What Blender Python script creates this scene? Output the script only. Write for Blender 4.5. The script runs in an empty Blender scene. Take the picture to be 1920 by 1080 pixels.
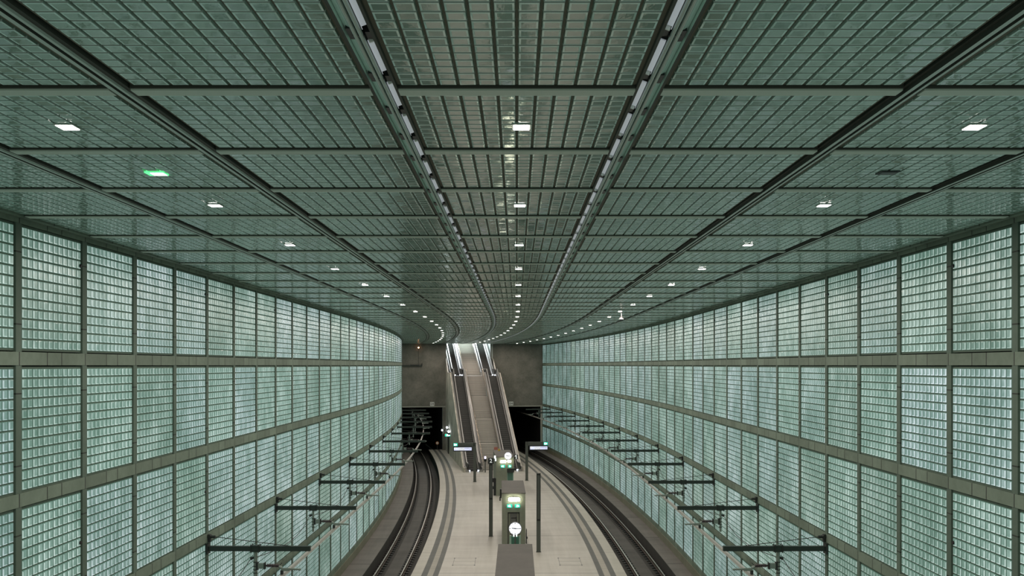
import bpy, math, random
from mathutils import Matrix, Vector
random.seed(7)
S = bpy.context.scene
COL = S.collection

# ------------------------------------------------------------------ camera, world, exposure
ZP = 11.30                      # eye height above the platform floor (platform top = 0)
cam_d = bpy.data.cameras.new('camera'); cam = bpy.data.objects.new('camera', cam_d); COL.objects.link(cam)
cam.location = (0, 0, ZP); cam.rotation_euler = (math.pi/2, 0, 0)
cam_d.sensor_width = 36; cam_d.lens = 1746*36/1920
cam_d.shift_x = -9/1920; cam_d.shift_y = 145/1920
cam_d.clip_start = .1; cam_d.clip_end = 500
S.camera = cam
S.view_settings.view_transform = 'Standard'; S.view_settings.look = 'None'
S.view_settings.gamma = 1; S.view_settings.use_curve_mapping = False
S.view_settings.exposure = 0.0
W = bpy.data.worlds.new('world'); S.world = W; W.use_nodes = True
W.node_tree.nodes['Background'].inputs[0].default_value = (.75, .9, .8, 1)
W.node_tree.nodes['Background'].inputs[1].default_value = .30
S.cycles.max_bounces = 6; S.cycles.diffuse_bounces = 3; S.cycles.glossy_bounces = 3
S.cycles.transmission_bounces = 4; S.cycles.sample_clamp_indirect = 4.0
S.cycles.caustics_reflective = False; S.cycles.caustics_refractive = False
LAMP_W = 110.0                   # each ceiling downlight
HALL_W = 3600.0                  # daylight-white light of the upper stair hall

# ------------------------------------------------------------------ layout
M = 2.743; D0 = 9.74            # bay module, distance of the first cross beam in view
SC = 50.0; RC = 465.0           # the station bends left from here on
HC = ZP + 2.857                 # ceiling height
UW = 9.61                       # wall face
SEND = D0 + 42*M                # end wall

def base(s):
    if s <= SC: return 0.0, s, 0.0
    p = (s-SC)/RC
    return -RC*(1-math.cos(p)), SC+RC*math.sin(p), p
def P(s, u, z):
    x, y, p = base(s)
    return Vector((x+u*math.cos(p), y+u*math.sin(p), z))
def Mx(s, u, z, flip=False):
    """local x = to the right across the station, y = along it, z = up"""
    x, y, p = base(s)
    return Matrix.Translation(P(s, u, z)) @ Matrix.Rotation(p + (math.pi if flip else 0), 4, 'Z')

# ------------------------------------------------------------------ materials
MATS = {}
def nodes(name):
    m = bpy.data.materials.new(name); m.use_nodes = True; MATS[name] = m
    nt = m.node_tree; return m, nt, nt.nodes['Principled BSDF']
def simple(name, col, rough=.6, metal=0, emis=None, estr=0, spec=.5):
    m, nt, b = nodes(name)
    b.inputs['Base Color'].default_value = (*col, 1); b.inputs['Roughness'].default_value = rough
    b.inputs['Metallic'].default_value = metal; b.inputs['Specular IOR Level'].default_value = spec
    if emis:
        b.inputs['Emission Color'].default_value = (*emis, 1); b.inputs['Emission Strength'].default_value = estr
    return m
def N(nt, t, **kw):
    n = nt.nodes.new(t)
    for k, v in kw.items(): setattr(n, k, v)
    return n
def ramp(nt, fac, stops):
    r = N(nt, 'ShaderNodeValToRGB'); e = r.color_ramp.elements
    while len(e) < len(stops): e.new(.5)
    for i, (p, c) in enumerate(stops):
        e[i].position = p; e[i].color = (*c, 1) if len(c) == 3 else c
    nt.links.new(fac, r.inputs[0]); return r.outputs[0]
def noise(nt, vec, scale, detail=3, rough=.55):
    n = N(nt, 'ShaderNodeTexNoise'); n.inputs['Scale'].default_value = scale
    n.inputs['Detail'].default_value = detail; n.inputs['Roughness'].default_value = rough
    if vec is not None: nt.links.new(vec, n.inputs['Vector'])
    return n.outputs['Fac']
def scaled(nt, vec, sc):
    mp = N(nt, 'ShaderNodeMapping'); mp.inputs['Scale'].default_value = sc
    nt.links.new(vec, mp.inputs[0]); return mp.outputs[0]
def mixc(nt, fac, a, b, mode='MIX'):
    m = N(nt, 'ShaderNodeMix', data_type='RGBA', blend_type=mode)
    for sock, v in ((m.inputs[0], fac), (m.inputs[6], a), (m.inputs[7], b)):
        if hasattr(v, 'links'): nt.links.new(v, sock)
        else: sock.default_value = v if isinstance(v, (int, float)) else (*v, 1)
    return m.outputs[2]
def mth(nt, op, a, b=None):
    m = N(nt, 'ShaderNodeMath', operation=op)
    for i, v in enumerate((a, b)):
        if v is None: continue
        if hasattr(v, 'links'): nt.links.new(v, m.inputs[i])
        else: m.inputs[i].default_value = v
    return m.outputs[0]
def bump(nt, b, h, strength, dist=.01):
    n = N(nt, 'ShaderNodeBump'); n.inputs['Strength'].default_value = strength; n.inputs['Distance'].default_value = dist
    nt.links.new(h, n.inputs['Height']); nt.links.new(n.outputs[0], b.inputs['Normal'])

def wall_glass(name, dark, mid, light, estr):
    """backlit glass: the light box behind it is uneven, so its glow drifts from bluish white to green"""
    m, nt, b = nodes(name)
    geo = N(nt, 'ShaderNodeNewGeometry')
    v = geo.outputs['Position']
    f1 = noise(nt, scaled(nt, v, (.35, .35, .35)), 1.0, 3)
    f2 = noise(nt, scaled(nt, v, (9, 9, 2.2)), 1.0, 3, .7)
    f3 = noise(nt, scaled(nt, v, (2.2, 2.2, 1.2)), 1.0, 3, .6)
    s = mth(nt, 'ADD', mth(nt, 'MULTIPLY', f1, .35), mth(nt, 'ADD', mth(nt, 'MULTIPLY', f2, .35), mth(nt, 'MULTIPLY', f3, .3)))
    c = ramp(nt, s, [(.36, dark), (.5, mid), (.66, light)])
    oi = N(nt, 'ShaderNodeObjectInfo')
    c = mixc(nt, 1.0, c, ramp(nt, oi.outputs['Random'], [(0, (.74, .80, .74)), (.35, (.92, 1.0, .93)), (.7, (.95, .98, 1.0)), (1, (1.12, 1.12, 1.18))]), 'MULTIPLY')
    b.inputs['Base Color'].default_value = (.10, .17, .15, 1)
    b.inputs['Roughness'].default_value = .24; b.inputs['IOR'].default_value = 1.5
    nt.links.new(c, b.inputs['Emission Color']); b.inputs['Emission Strength'].default_value = estr
    bump(nt, b, noise(nt, scaled(nt, v, (14, 14, 5)), 1.0, 2), .12, .010)
    m.cycles.emission_sampling = 'NONE'
    return m
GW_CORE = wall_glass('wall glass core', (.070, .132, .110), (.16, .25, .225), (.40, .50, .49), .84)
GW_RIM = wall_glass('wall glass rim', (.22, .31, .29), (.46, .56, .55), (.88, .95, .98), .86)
GW_EDGE = wall_glass('wall glass edge', (.03, .075, .055), (.06, .115, .09), (.10, .18, .15), .75)

def ceiling_glass(name, base_a, base_b, rough, bs):
    m, nt, b = nodes(name)
    geo = N(nt, 'ShaderNodeNewGeometry'); v = geo.outputs['Position']
    f1 = noise(nt, scaled(nt, v, (.5, .5, .5)), 1.0, 3)
    c = ramp(nt, f1, [(.3, base_a), (.7, base_b)])
    nt.links.new(c, b.inputs['Base Color'])
    b.inputs['Roughness'].default_value = rough; b.inputs['IOR'].default_value = 2.1
    bump(nt, b, noise(nt, scaled(nt, v, (11, 11, 11)), 1.0, 3, .6), bs, .01)
    return m
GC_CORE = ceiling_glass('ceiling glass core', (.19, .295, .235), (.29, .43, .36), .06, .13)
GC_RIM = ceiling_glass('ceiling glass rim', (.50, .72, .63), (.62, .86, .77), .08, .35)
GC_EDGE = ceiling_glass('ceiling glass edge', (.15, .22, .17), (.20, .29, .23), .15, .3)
GROUT_W = simple('wall grout', (.10, .145, .11), .75)
GROUT_C = simple('ceiling grout', (.15, .14, .10), .7)

def stone(name, ca, cb, joints=None, rough=.65):
    """cladding slabs; the joints and the slab-to-slab tone run along the UV in metres"""
    m, nt, b = nodes(name)
    uv = N(nt, 'ShaderNodeUVMap'); uv.uv_map = 'UVMap'
    geo = N(nt, 'ShaderNodeNewGeometry')
    f = noise(nt, scaled(nt, geo.outputs['Position'], (.7, .7, .7)), 1.0, 4, .6)
    f2 = noise(nt, scaled(nt, geo.outputs['Position'], (6, 6, 6)), 1.0, 3, .6)
    fs = mth(nt, 'ADD', mth(nt, 'MULTIPLY', f, .7), mth(nt, 'MULTIPLY', f2, .3))
    c = ramp(nt, fs, [(.32, ca), (.68, cb)])
    if joints:
        kind = joints
        sep = N(nt, 'ShaderNodeSeparateXYZ'); nt.links.new(uv.outputs[0], sep.inputs[0])
        if kind == 'band':
            t = mth(nt, 'FRACT', mth(nt, 'DIVIDE', mth(nt, 'SUBTRACT', sep.outputs[0], D0-50*M), M))
            marks, w = (0.0, .39, .61, 1.0), .006
        else:
            t = mth(nt, 'FRACT', mth(nt, 'DIVIDE', mth(nt, 'SUBTRACT', sep.outputs[1], ZP-100*M), M))
            marks, w = (.29, .80), .005
        tot = None
        for k in marks:
            q = mth(nt, 'LESS_THAN', mth(nt, 'ABSOLUTE', mth(nt, 'SUBTRACT', t, k)), w)
            tot = q if tot is None else mth(nt, 'MAXIMUM', tot, q)
        c = mixc(nt, tot, c, (.02, .022, .018))
        # slab to slab tone
        g = [mth(nt, 'GREATER_THAN', t, k) for k in marks[:3] if 0 < k < 1]
        cell = mth(nt, 'ADD', g[0], g[1])
        bay = mth(nt, 'FLOOR', mth(nt, 'DIVIDE', mth(nt, 'SUBTRACT', sep.outputs[0 if kind == 'band' else 1], (D0-50*M) if kind == 'band' else (ZP-100*M)), M))
        wn = N(nt, 'ShaderNodeTexWhiteNoise', noise_dimensions='1D')
        nt.links.new(mth(nt, 'ADD', mth(nt, 'MULTIPLY', bay, 7.31), mth(nt, 'MULTIPLY', cell, 1.7)), wn.inputs['W'])
        c = mixc(nt, mth(nt, 'MULTIPLY', wn.outputs[0], .35), c, (.06, .075, .055))
    nt.links.new(c, b.inputs['Base Color']); b.inputs['Roughness'].default_value = rough
    bump(nt, b, f2, .15, .01)
    return m
BAND = stone('band cladding', (.15, .20, .15), (.25, .32, .25), 'band')
PILA = stone('pilaster cladding', (.092, .142, .108), (.15, .21, .165), 'pil')
PLINTH = stone('plinth concrete', (.16, .165, .115), (.25, .25, .185))
CLAD = stone('stair cladding', (.34, .305, .25), (.85, .78, .67))
ENDC = stone('end wall concrete', (.115, .118, .095), (.25, .235, .20), rough=.8)
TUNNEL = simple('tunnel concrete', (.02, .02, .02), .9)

def floor_mat(name, ca, cb, jl=None, jc=(.05, .045, .04), rough=.42, cross=None, jw=.008):
    m, nt, b = nodes(name)
    uv = N(nt, 'ShaderNodeUVMap'); uv.uv_map = 'UVMap'
    sep = N(nt, 'ShaderNodeSeparateXYZ'); nt.links.new(uv.outputs[0], sep.inputs[0])
    f = noise(nt, scaled(nt, uv.outputs[0], (.9, .22, 1)), 1.0, 5, .65)
    f2 = noise(nt, scaled(nt, uv.outputs[0], (.15, 2.5, 1)), 1.0, 3, .6)
    fs = mth(nt, 'ADD', mth(nt, 'MULTIPLY', f, .6), mth(nt, 'MULTIPLY', f2, .4))
    c = ramp(nt, fs, [(.33, ca), (.67, cb)])
    if jl:
        t = mth(nt, 'FRACT', mth(nt, 'DIVIDE', mth(nt, 'SUBTRACT', sep.outputs[0], jl[0]), jl[1]))
        q = mth(nt, 'LESS_THAN', t, jl[2] if len(jl) > 2 else .006)
        c = mixc(nt, q, c, jc)
    nt.links.new(c, b.inputs['Base Color']); b.inputs['Roughness'].default_value = rough
    bump(nt, b, f, .05, .01)
    return m
PLAT = floor_mat('platform terrazzo', (.44, .40, .35), (.60, .56, .50), (50.6, 11.1, .005))
EDGEM = floor_mat('platform edge stone', (.46, .42, .36), (.60, .56, .49), (50.6, 5.55, .006))
TACT = floor_mat('tactile strip dark', (.10, .10, .092), (.14, .14, .128), (50.6, 2.775, .012), rough=.6)
RIBS = floor_mat('tactile strip light', (.36, .33, .28), (.48, .44, .38), (50.6, .6, .02), rough=.6)
WALK = floor_mat('walkway concrete', (.13, .118, .105), (.21, .19, .17), (53.4, 8.0, .012), (.03, .028, .025), rough=.7)
BED = floor_mat('track slab', (.065, .06, .052), (.115, .105, .095), (73.0, 24, .006), (.02, .02, .018), rough=.7)
BEDD = floor_mat('rail trough', (.035, .034, .03), (.06, .056, .05), None, rough=.8)
STEP = floor_mat('stone steps', (.42, .395, .355), (.54, .51, .46), None)

STEEL = simple('brushed steel', (.38, .37, .35), .45, .5)
STEELD = simple('dark steel', (.16, .16, .15), .45, .6)
RAILM = simple('rail steel', (.72, .69, .64), .35, .6)
RUST = simple('rail side', (.06, .045, .035), .8)
BLACK = simple('black rubber', (.012, .012, .012), .4)
BLACKM = simple('black paint', (.02, .024, .022), .5)
BEAMM = simple('beam grey green', (.60, .66, .56), .45)
RAILC = simple('ceiling rail aluminium', (.50, .56, .50), .35, .3)
RAILD = simple('ceiling rail dark', (.05, .055, .042), .6)
MINT = simple('mint enamel', (.66, .86, .77), .3)
PLATE = simple('reflector with added glow', (.62, .62, .66), .3, 0, (.62, .68, .74), .24)  # weak emission added to make the slot plates look brighter
ARMM = simple('cantilever green steel', (.035, .05, .042), .45, .3)
INSUL = simple('insulator glaze', (.06, .045, .05), .25)
ARML = simple('cantilever fitting', (.25, .30, .26), .4, .5)
CABLE = simple('cable', (.03, .028, .026), .6)
CRAIL = simple('overhead conductor aluminium', (.60, .56, .52), .4, .5)
LAMP = simple('lamp lens', (.9, .9, .9), .3, 0, (1, .95, .88), 14)
LAMPY = simple('oval lamp lens', (.9, .9, .8), .3, 0, (1, 1, .78), 9)
GREENE = simple('green escape sign', (.0, .3, .2), .3, 0, (.03, .62, .42), 1.2)
WHITEE = simple('white pictogram', (.9, .9, .9), .3, 0, (.85, 1, .95), 4)
GREENL = simple('green lamp rim', (.1, .6, .2), .3, 0, (.1, .9, .25), 1.6)
SCREEN = simple('display screen', (.4, .4, .5), .3, 0, (.62, .66, .88), .95)
SCREENT = simple('display type', (.1, .1, .15), .3, 0, (.30, .31, .38), .8)
SCREENW = simple('display field', (.5, .5, .5), .3, 0, (.9, .93, .9), .95)
CLOCKF = simple('clock face', (.8, .8, .8), .3, 0, (.85, .87, .95), 1.0)
KIOSK = stone('kiosk concrete', (.18, .195, .145), (.25, .265, .205), rough=.6)
KROOF = stone('kiosk roof', (.09, .085, .074), (.13, .12, .107), rough=.75)
POSTM = simple('sign post paint', (.095, .105, .092), .4, .2)
GLASSG = simple('green glass', (.08, .20, .15), .08)
GLASSP = simple('pale green glass edge', (.35, .5, .42), .15)
WHITEP = simple('white sign plate', (.85, .85, .80), .5)
ORANGE = simple('orange sign', (.65, .22, .07), .5)
REDP = simple('dull red board', (.36, .12, .09), .6)
YELL = simple('yellow sign', (.7, .5, .05), .5)
REDL = simple('signal lamp', (1, .3, .1), .3, 0, (1, .42, .2), 12)
VIOL = simple('escalator signal light', (.8, .7, 1), .3, 0, (.75, .65, 1), 7)
COOL = simple('escalator comb light', (.8, .9, 1), .3, 0, (.75, .85, 1), 9)
BAND2 = simple('escalator step metal', (.105, .104, .098), .65, .2)
UPPER = simple('upper hall wall', (.45, .5, .46), .5)
HINT = simple('portal lintel', (.42, .42, .36), .6)

# ------------------------------------------------------------------ mesh builder
class MB:
    def __init__(s): s.v = []; s.f = []; s.m = []; s.uv = []; s.mats = []
    def mi(s, mat):
        if mat not in s.mats: s.mats.append(mat)
        return s.mats.index(mat)
    def face(s, pts, mat, uv=None):
        i = len(s.v); s.v += [tuple(p) for p in pts]; s.f.append(tuple(range(i, i+len(pts)))); s.m.append(s.mi(mat))
        s.uv.append(uv or [(p[0], p[2]) for p in pts])
    def box(s, x0, x1, y0, y1, z0, z1, mat, T=None, bev=0):
        i = len(s.v)
        c = [(x0,y0,z0),(x1,y0,z0),(x1,y1,z0),(x0,y1,z0),(x0,y0,z1),(x1,y0,z1),(x1,y1,z1),(x0,y1,z1)]
        for p in c: s.v.append(tuple(T(*p)) if T else p)
        for f in ((0,3,2,1),(4,5,6,7),(0,1,5,4),(1,2,6,5),(2,3,7,6),(3,0,4,7)):
            s.f.append(tuple(i+k for k in f)); s.m.append(s.mi(mat))
            s.uv.append([(c[k][0]+c[k][1]*.37, c[k][2]+c[k][1]*.61) for k in f])
    def cyl(s, a, b, r, mat, n=10, r2=None, caps=True):
        a = Vector(a); b = Vector(b); d = (b-a).normalized()
        t = Vector((0,0,1)) if abs(d.z) < .9 else Vector((1,0,0))
        e1 = d.cross(t).normalized(); e2 = d.cross(e1); r2 = r if r2 is None else r2
        i = len(s.v)
        for k in range(n):
            an = 2*math.pi*k/n; o = e1*math.cos(an)+e2*math.sin(an)
            s.v.append(tuple(a+o*r)); s.v.append(tuple(b+o*r2))
        for k in range(n):
            q = (k+1) % n
            s.f.append((i+2*k, i+2*q, i+2*q+1, i+2*k+1)); s.m.append(s.mi(mat)); s.uv.append([(0,0)]*4)
        if caps:
            s.f.append(tuple(i+2*k for k in range(n-1,-1,-1))); s.m.append(s.mi(mat)); s.uv.append([(0,0)]*n)
            s.f.append(tuple(i+2*k+1 for k in range(n))); s.m.append(s.mi(mat)); s.uv.append([(0,0)]*n)
    def strip(s, prof, s0, s1, ds, closed=True, caps=True):
        """prof = [(u, z, mat of the segment that starts here)...] swept along the station's line"""
        n = max(1, int(math.ceil((s1-s0)/ds))); ring = len(prof); i = len(s.v)
        ss = [s0+(s1-s0)*k/n for k in range(n+1)]
        for a in ss:
            for (u, z, _) in prof: s.v.append(tuple(P(a, u, z)))
        cum = [0]
        for k in range(ring): q = prof[(k+1) % ring]; cum.append(cum[-1]+math.hypot(q[0]-prof[k][0], q[1]-prof[k][1]))
        segs = ring if closed else ring-1
        for j in range(n):
            for k in range(segs):
                q = (k+1) % ring
                s.f.append((i+j*ring+k, i+j*ring+q, i+(j+1)*ring+q, i+(j+1)*ring+k)); s.m.append(s.mi(prof[k][2]))
                s.uv.append([(ss[j], cum[k]), (ss[j], cum[k+1]), (ss[j+1], cum[k+1]), (ss[j+1], cum[k])])
        if closed and caps:
            for j in (0, n):
                s.f.append(tuple(i+j*ring+k for k in range(ring))); s.m.append(s.mi(prof[0][2])); s.uv.append([(p[0], p[1]) for p in prof])
    def rect(s, u0, u1, z0, z1, mat, s0, s1, ds=M):
        s.strip([(u0,z0,mat),(u1,z0,mat),(u1,z1,mat),(u0,z1,mat)], s0, s1, ds)
    def mesh(s, name):
        me = bpy.data.meshes.new(name); me.from_pydata(s.v, [], s.f)
        for m in s.mats: me.materials.append(m)
        me.polygons.foreach_set('material_index', s.m)
        uvl = me.uv_layers.new(name='UVMap'); flat = []
        for f in s.uv:
            for a in f: flat += [a[0], a[1]]
        uvl.data.foreach_set('uv', flat); me.update(); return me
    def obj(s, name, parent=None, **tags):
        return link(name, s.mesh(name), parent, **tags)
def link(name, data, parent=None, mw=None, label=None, cat=None, group=None, kind=None):
    o = bpy.data.objects.new(name, data); COL.objects.link(o)
    if parent is not None: o.parent = parent
    if mw is not None: o.matrix_world = mw
    if label: o['label'] = label
    if cat: o['category'] = cat
    if group: o['group'] = group
    if kind or cat: o['kind'] = kind or 'thing'
    return o
def thing(name, mw, label, cat, group=None):
    o = bpy.data.objects.new(name, None); COL.objects.link(o); o.empty_display_size = .2
    o.matrix_world = mw; o['label'] = label; o['category'] = cat
    if group: o['group'] = group
    o['kind'] = 'thing'
    return o
def copy_tree(o, parent=None):
    c = o.copy(); COL.objects.link(c)
    if parent is not None: c.parent = parent
    for ch in list(o.children): copy_tree(ch, c)
    return c
ORD = ['', 'first','second','third','fourth','fifth','sixth','seventh','eighth','ninth','tenth','eleventh','twelfth','thirteenth',
       'fourteenth','fifteenth','sixteenth','seventeenth','eighteenth','nineteenth','twentieth']
for t, w in ((20, 'twenty'), (30, 'thirty'), (40, 'forty')):
    for k in range(0 if t > 20 else 1, 10): ORD.append(({30:'thirtieth',40:'fortieth'}[t] if k == 0 else w+'-'+ORD[k]))
def text_mesh(body, size, mat, depth=.01):
    c = bpy.data.curves.new('lettering', 'FONT'); c.body = body; c.size = size; c.extrude = depth
    c.align_x = 'CENTER'; c.align_y = 'CENTER'
    t = bpy.data.objects.new('lettering', c); COL.objects.link(t)
    me = bpy.data.meshes.new_from_object(t.evaluated_get(bpy.context.evaluated_depsgraph_get()))
    bpy.data.objects.remove(t); me.materials.clear(); me.materials.append(mat)
    me.transform(Matrix.Rotation(math.pi/2, 4, 'X')); return me

# ------------------------------------------------------------------ setting: walls, bands, end wall
S0 = D0-3*M
ROWS = []                                   # (bottom, top) of the five glass rows, from the top
for r in range(5):
    b = ZP - M*r; ROWS.append((b+.26 if r == 0 else b+.27, b+2.76 if r == 0 else b+M-.0))
ROWS = [(ZP+.27, ZP+2.75)] + [(ZP-M*r+.26, ZP-M*r+M-.02) for r in range(1, 5)]
PB = ZP-4*M-.01                             # plinth top
TRK = {-1: 7.3, 1: 7.58}; WE = {-1: 8.36, 1: 8.62}      # track centres, walkway edges
ZW = -.10; ZB = -.98; ZR = -.55             # walkway, track bed, rail head
for sg, side in ((-1, 'left'), (1, 'right')):
    w = MB()
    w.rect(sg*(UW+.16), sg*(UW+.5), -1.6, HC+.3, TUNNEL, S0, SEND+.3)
    for k in range(-3, 43):
        sk = D0+k*M
        w.strip([(sg*UW, PB, PILA), (sg*UW, ZP+2.76, PILA), (sg*(UW+.17), ZP+2.76, PILA), (sg*(UW+.17), PB, PILA)], sk-.105, sk+.105, 1, caps=True)
    o = w.obj('wall_'+side, kind='structure')
    # vertical joints of the pilaster need the height in UV
    uvd = o.data.uv_layers[0].data
    for lp in o.data.loops: uvd[lp.index].uv = (uvd[lp.index].uv[0], o.data.vertices[lp.vertex_index].co.z)
    for n, (z0, z1) in enumerate([(ZP+2.75, HC+.02)] + [(ZP-M*r, ZP-M*r+(.26)) for r in range(4)] + [(PB-.02, PB+.26)]):
        if n == 5: z0, z1 = ZP-4*M, ZP-4*M+.26
        t = MB(); t.rect(sg*(UW-.012), sg*(UW+.17), z0, z1, BAND, S0, SEND, M/2)
        t.obj('trim_%d' % (n+1+(0 if sg < 0 else 6)), kind='structure')
    t = MB(); t.rect(sg*(UW-.05), sg*(UW+.17), -.98, ZP-4*M-.002, PLINTH, S0, SEND, M)
    t.obj('baseboard_'+side, kind='structure')

for sg, n in ((-1, 17), (1, 18)):
    t = MB(); t.rect(sg*(UW-.155), sg*(UW+.02), HC-.012, HC+.1, BAND, S0, SEND, M/2); t.obj('trim_%d' % n, kind='structure')
# floors
f = MB(); f.strip([(-5.70, 0, EDGEM), (-5.14, 0, TACT), (-4.82, 0, RIBS), (-4.52, 0, TACT), (-4.23, 0, PLAT), (4.42, 0, TACT), (4.71, 0, RIBS), (5.04, 0, TACT), (5.34, 0, EDGEM), (5.92, 0, BEDD),
                   (5.92, -.16, BEDD), (5.72, -.2, BEDD), (5.72, -1.3, BEDD), (-5.5, -1.3, BEDD), (-5.5, -.2, BEDD), (-5.70, -.16, BEDD)], 20, SEND+1.2, 1.2)
o = f.obj('floor', kind='structure')
f = MB(); f.strip([(-9.5, -1.3, TUNNEL), (9.5, -1.3, TUNNEL), (9.5, -1.5, TUNNEL), (-9.5, -1.5, TUNNEL)], 10, SEND+28, 3); f.obj('floor_foundation', kind='structure')
for sg, side in ((-1, 'left'), (1, 'right')):
    f = MB()
    q = TRK[sg]; we = WE[sg]; pe = 5.5 if sg < 0 else 5.72
    f.strip([(sg*pe, ZB, BEDD), (sg*(q-1.2), ZB, BEDD), (sg*(q-1.2), ZB+.06, BEDD), (sg*(q-.38), ZB+.07, BED), (sg*(q+.38), ZB+.07, BEDD), (sg*we, ZB+.06, BEDD), (sg*we, -1.29, BEDD), (sg*pe, -1.29, BEDD)], 20, SEND+25, 1.5)
    f.obj('track_bed', kind='structure')
    f = MB(); f.strip([(sg*we, -1.29, BEDD), (sg*we, ZW, WALK), (sg*(UW-.055), ZW, WALK), (sg*(UW-.055), -1.29, WALK)], 20, SEND, 1.5); f.obj('walkway', kind='structure')
    f = MB(); f.rect(sg*we, sg*(UW-.055), -1.29, ZW, TUNNEL, SEND, SEND+25, 3); f.obj('walkway', kind='structure')
    # dark bored tunnel behind the portal
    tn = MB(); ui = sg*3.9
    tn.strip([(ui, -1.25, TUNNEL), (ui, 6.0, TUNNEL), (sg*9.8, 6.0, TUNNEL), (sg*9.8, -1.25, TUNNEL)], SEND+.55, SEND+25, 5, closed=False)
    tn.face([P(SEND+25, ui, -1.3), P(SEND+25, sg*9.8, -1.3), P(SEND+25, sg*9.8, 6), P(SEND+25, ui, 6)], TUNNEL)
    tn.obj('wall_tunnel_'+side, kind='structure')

# end wall with the stair opening and the two portals
ZL = ZP-5.57
UL, UR = -3.42, 2.55
def endbox(name, u0, u1, z0, z1, mat, d0=0, d1=.5, **kw):
    b = MB(); b.rect(u0, u1, z0, z1, mat, SEND+d0, SEND+d1); return b.obj(name, **kw)
e = MB()
e.rect(-UW-.1, UL, ZL, HC+.35, ENDC, SEND, SEND+.5); e.rect(UR, UW+.1, ZL, HC+.35, ENDC, SEND, SEND+.5)
e.rect(-3.90, UL+.02, -.98, ZL, ENDC, SEND, SEND+.5); e.rect(UR, 3.86, -.98, ZL, ENDC, SEND, SEND+.5)
e.obj('wall_end', kind='structure')
e = MB(); e.rect(-UW, UL-.1, ZL, ZL+.13, HINT, SEND-.04, SEND); e.obj('trim_13', kind='structure')
e = MB(); e.rect(UR+.1, UW, ZL, ZL+.13, HINT, SEND-.04, SEND); e.obj('trim_14', kind='structure')
e = MB(); e.rect(UW-.26, UW-.02, -.1, ZL, HINT, SEND-.04, SEND); e.obj('trim_15', kind='structure')

# ceiling slab above the glass
c = MB(); c.rect(-UW-.4, UW+.4, HC+.3, HC+.5, TUNNEL, S0, SEND+.5, M); c.obj('ceiling', kind='structure')

# ------------------------------------------------------------------ glass block panels
def block_panel(gx, gy, nx, ny, pitch, w, h, mats, proud=.022, jit=.0035, seed=1, near=0):
    """origin at the centre of the grout plane, face towards +z"""
    R = random.Random(seed); grout, edge, rim, core = mats
    b = MB(); b.box(-w/2, w/2, -h/2, h/2, -.07, 0, grout)
    x0 = -nx*pitch/2; y0 = -ny*pitch/2
    for i in range(nx):
        for j in range(ny):
            a = (x0+i*pitch+gx/2, y0+j*pitch+gy/2, x0+(i+1)*pitch-gx/2, y0+(j+1)*pitch-gy/2)
            rings = [(0, 0), (.010, proud), (.028, proud+.002)]
            k0 = len(b.v)
            tx = R.uniform(-jit, jit); ty = R.uniform(-jit, jit)
            for q, (ins, z) in enumerate(rings):
                for (sx, sy) in ((0,0),(1,0),(1,1),(0,1)):
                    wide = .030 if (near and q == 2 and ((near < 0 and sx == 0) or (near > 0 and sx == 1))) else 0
                    x = a[0]+ins+wide if sx == 0 else a[2]-ins-wide; y = a[1]+ins if sy == 0 else a[3]-ins
                    zz = z + ((tx*(2*sx-1)+ty*(2*sy-1)) if q == 2 else 0)
                    b.v.append((x, y, zz))
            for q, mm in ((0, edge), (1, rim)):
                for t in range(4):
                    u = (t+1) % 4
                    m2 = core if (near and q == 1 and not ((near < 0 and t == 3) or (near > 0 and t == 1) or t == 0)) else mm  # camera-side and lower rims brighter: the view-dependent glint is put into the colour
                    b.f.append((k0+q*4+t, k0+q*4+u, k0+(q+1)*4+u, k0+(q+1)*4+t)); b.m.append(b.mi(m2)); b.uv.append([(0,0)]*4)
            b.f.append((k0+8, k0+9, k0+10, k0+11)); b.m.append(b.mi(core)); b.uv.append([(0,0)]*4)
    return b
WMATS = (GROUT_W, GW_EDGE, GW_RIM, GW_CORE); CMATS = (GROUT_C, GC_EDGE, GC_RIM, GC_CORE)
PP = .2005
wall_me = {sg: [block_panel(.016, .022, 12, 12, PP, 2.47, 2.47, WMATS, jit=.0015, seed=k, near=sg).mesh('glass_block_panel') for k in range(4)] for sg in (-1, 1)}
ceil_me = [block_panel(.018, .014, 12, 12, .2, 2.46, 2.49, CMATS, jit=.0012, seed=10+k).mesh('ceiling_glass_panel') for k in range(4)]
def wall_mw(sg, k, r):
    s = D0+(k+.5)*M; z0, z1 = ROWS[r]; x, y, p = base(s)
    n = Vector((math.cos(p), math.sin(p), 0))*(-sg); up = Vector((0,0,1)); ax = up.cross(n)
    sc = (M-.25)/2.47 if False else 1
    m = Matrix((ax, up, n)).transposed().to_4x4(); m.translation = P(s, sg*(UW+.04), (z0+z1)/2)
    wscale = ((M*(1+sg*UW/RC) if s > SC else M)-.212)/2.47
    return m @ Matrix.Diagonal((wscale*.998, .994, 1, 1))
ROWN = ['top', 'second', 'third', 'fourth', 'lowest']
FIRST = [2, 2, 2, 5, 8]
panels = []; rest = []
for sg, side in ((-1, 'left'), (1, 'right')):
    for r in range(5):
        for k in range(-3, 42):
            (panels if FIRST[r] <= k <= 34 else rest).append((sg, side, r, k))
prot = {}
for idx, (sg, side, r, k) in enumerate(panels):
    n = k-FIRST[r]+1
    grp = 'glass-block panels in the %s row of the %s wall' % (ROWN[r], side)
    if n <= 60: lab = 'backlit green glass-block panel of the %s wall, %s row, %s bay from the photo edge' % (side, ROWN[r], ORD[n])
    else: lab = 'small distant glass-block panel of the %s wall, %s row, beyond the twentieth bay' % (side, ROWN[r]); grp += ', far end'
    link('glass_block_panel', wall_me[sg][(k*3+r) % 4], mw=wall_mw(sg, k, r), label=lab, cat='glass panel', group=grp)
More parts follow.
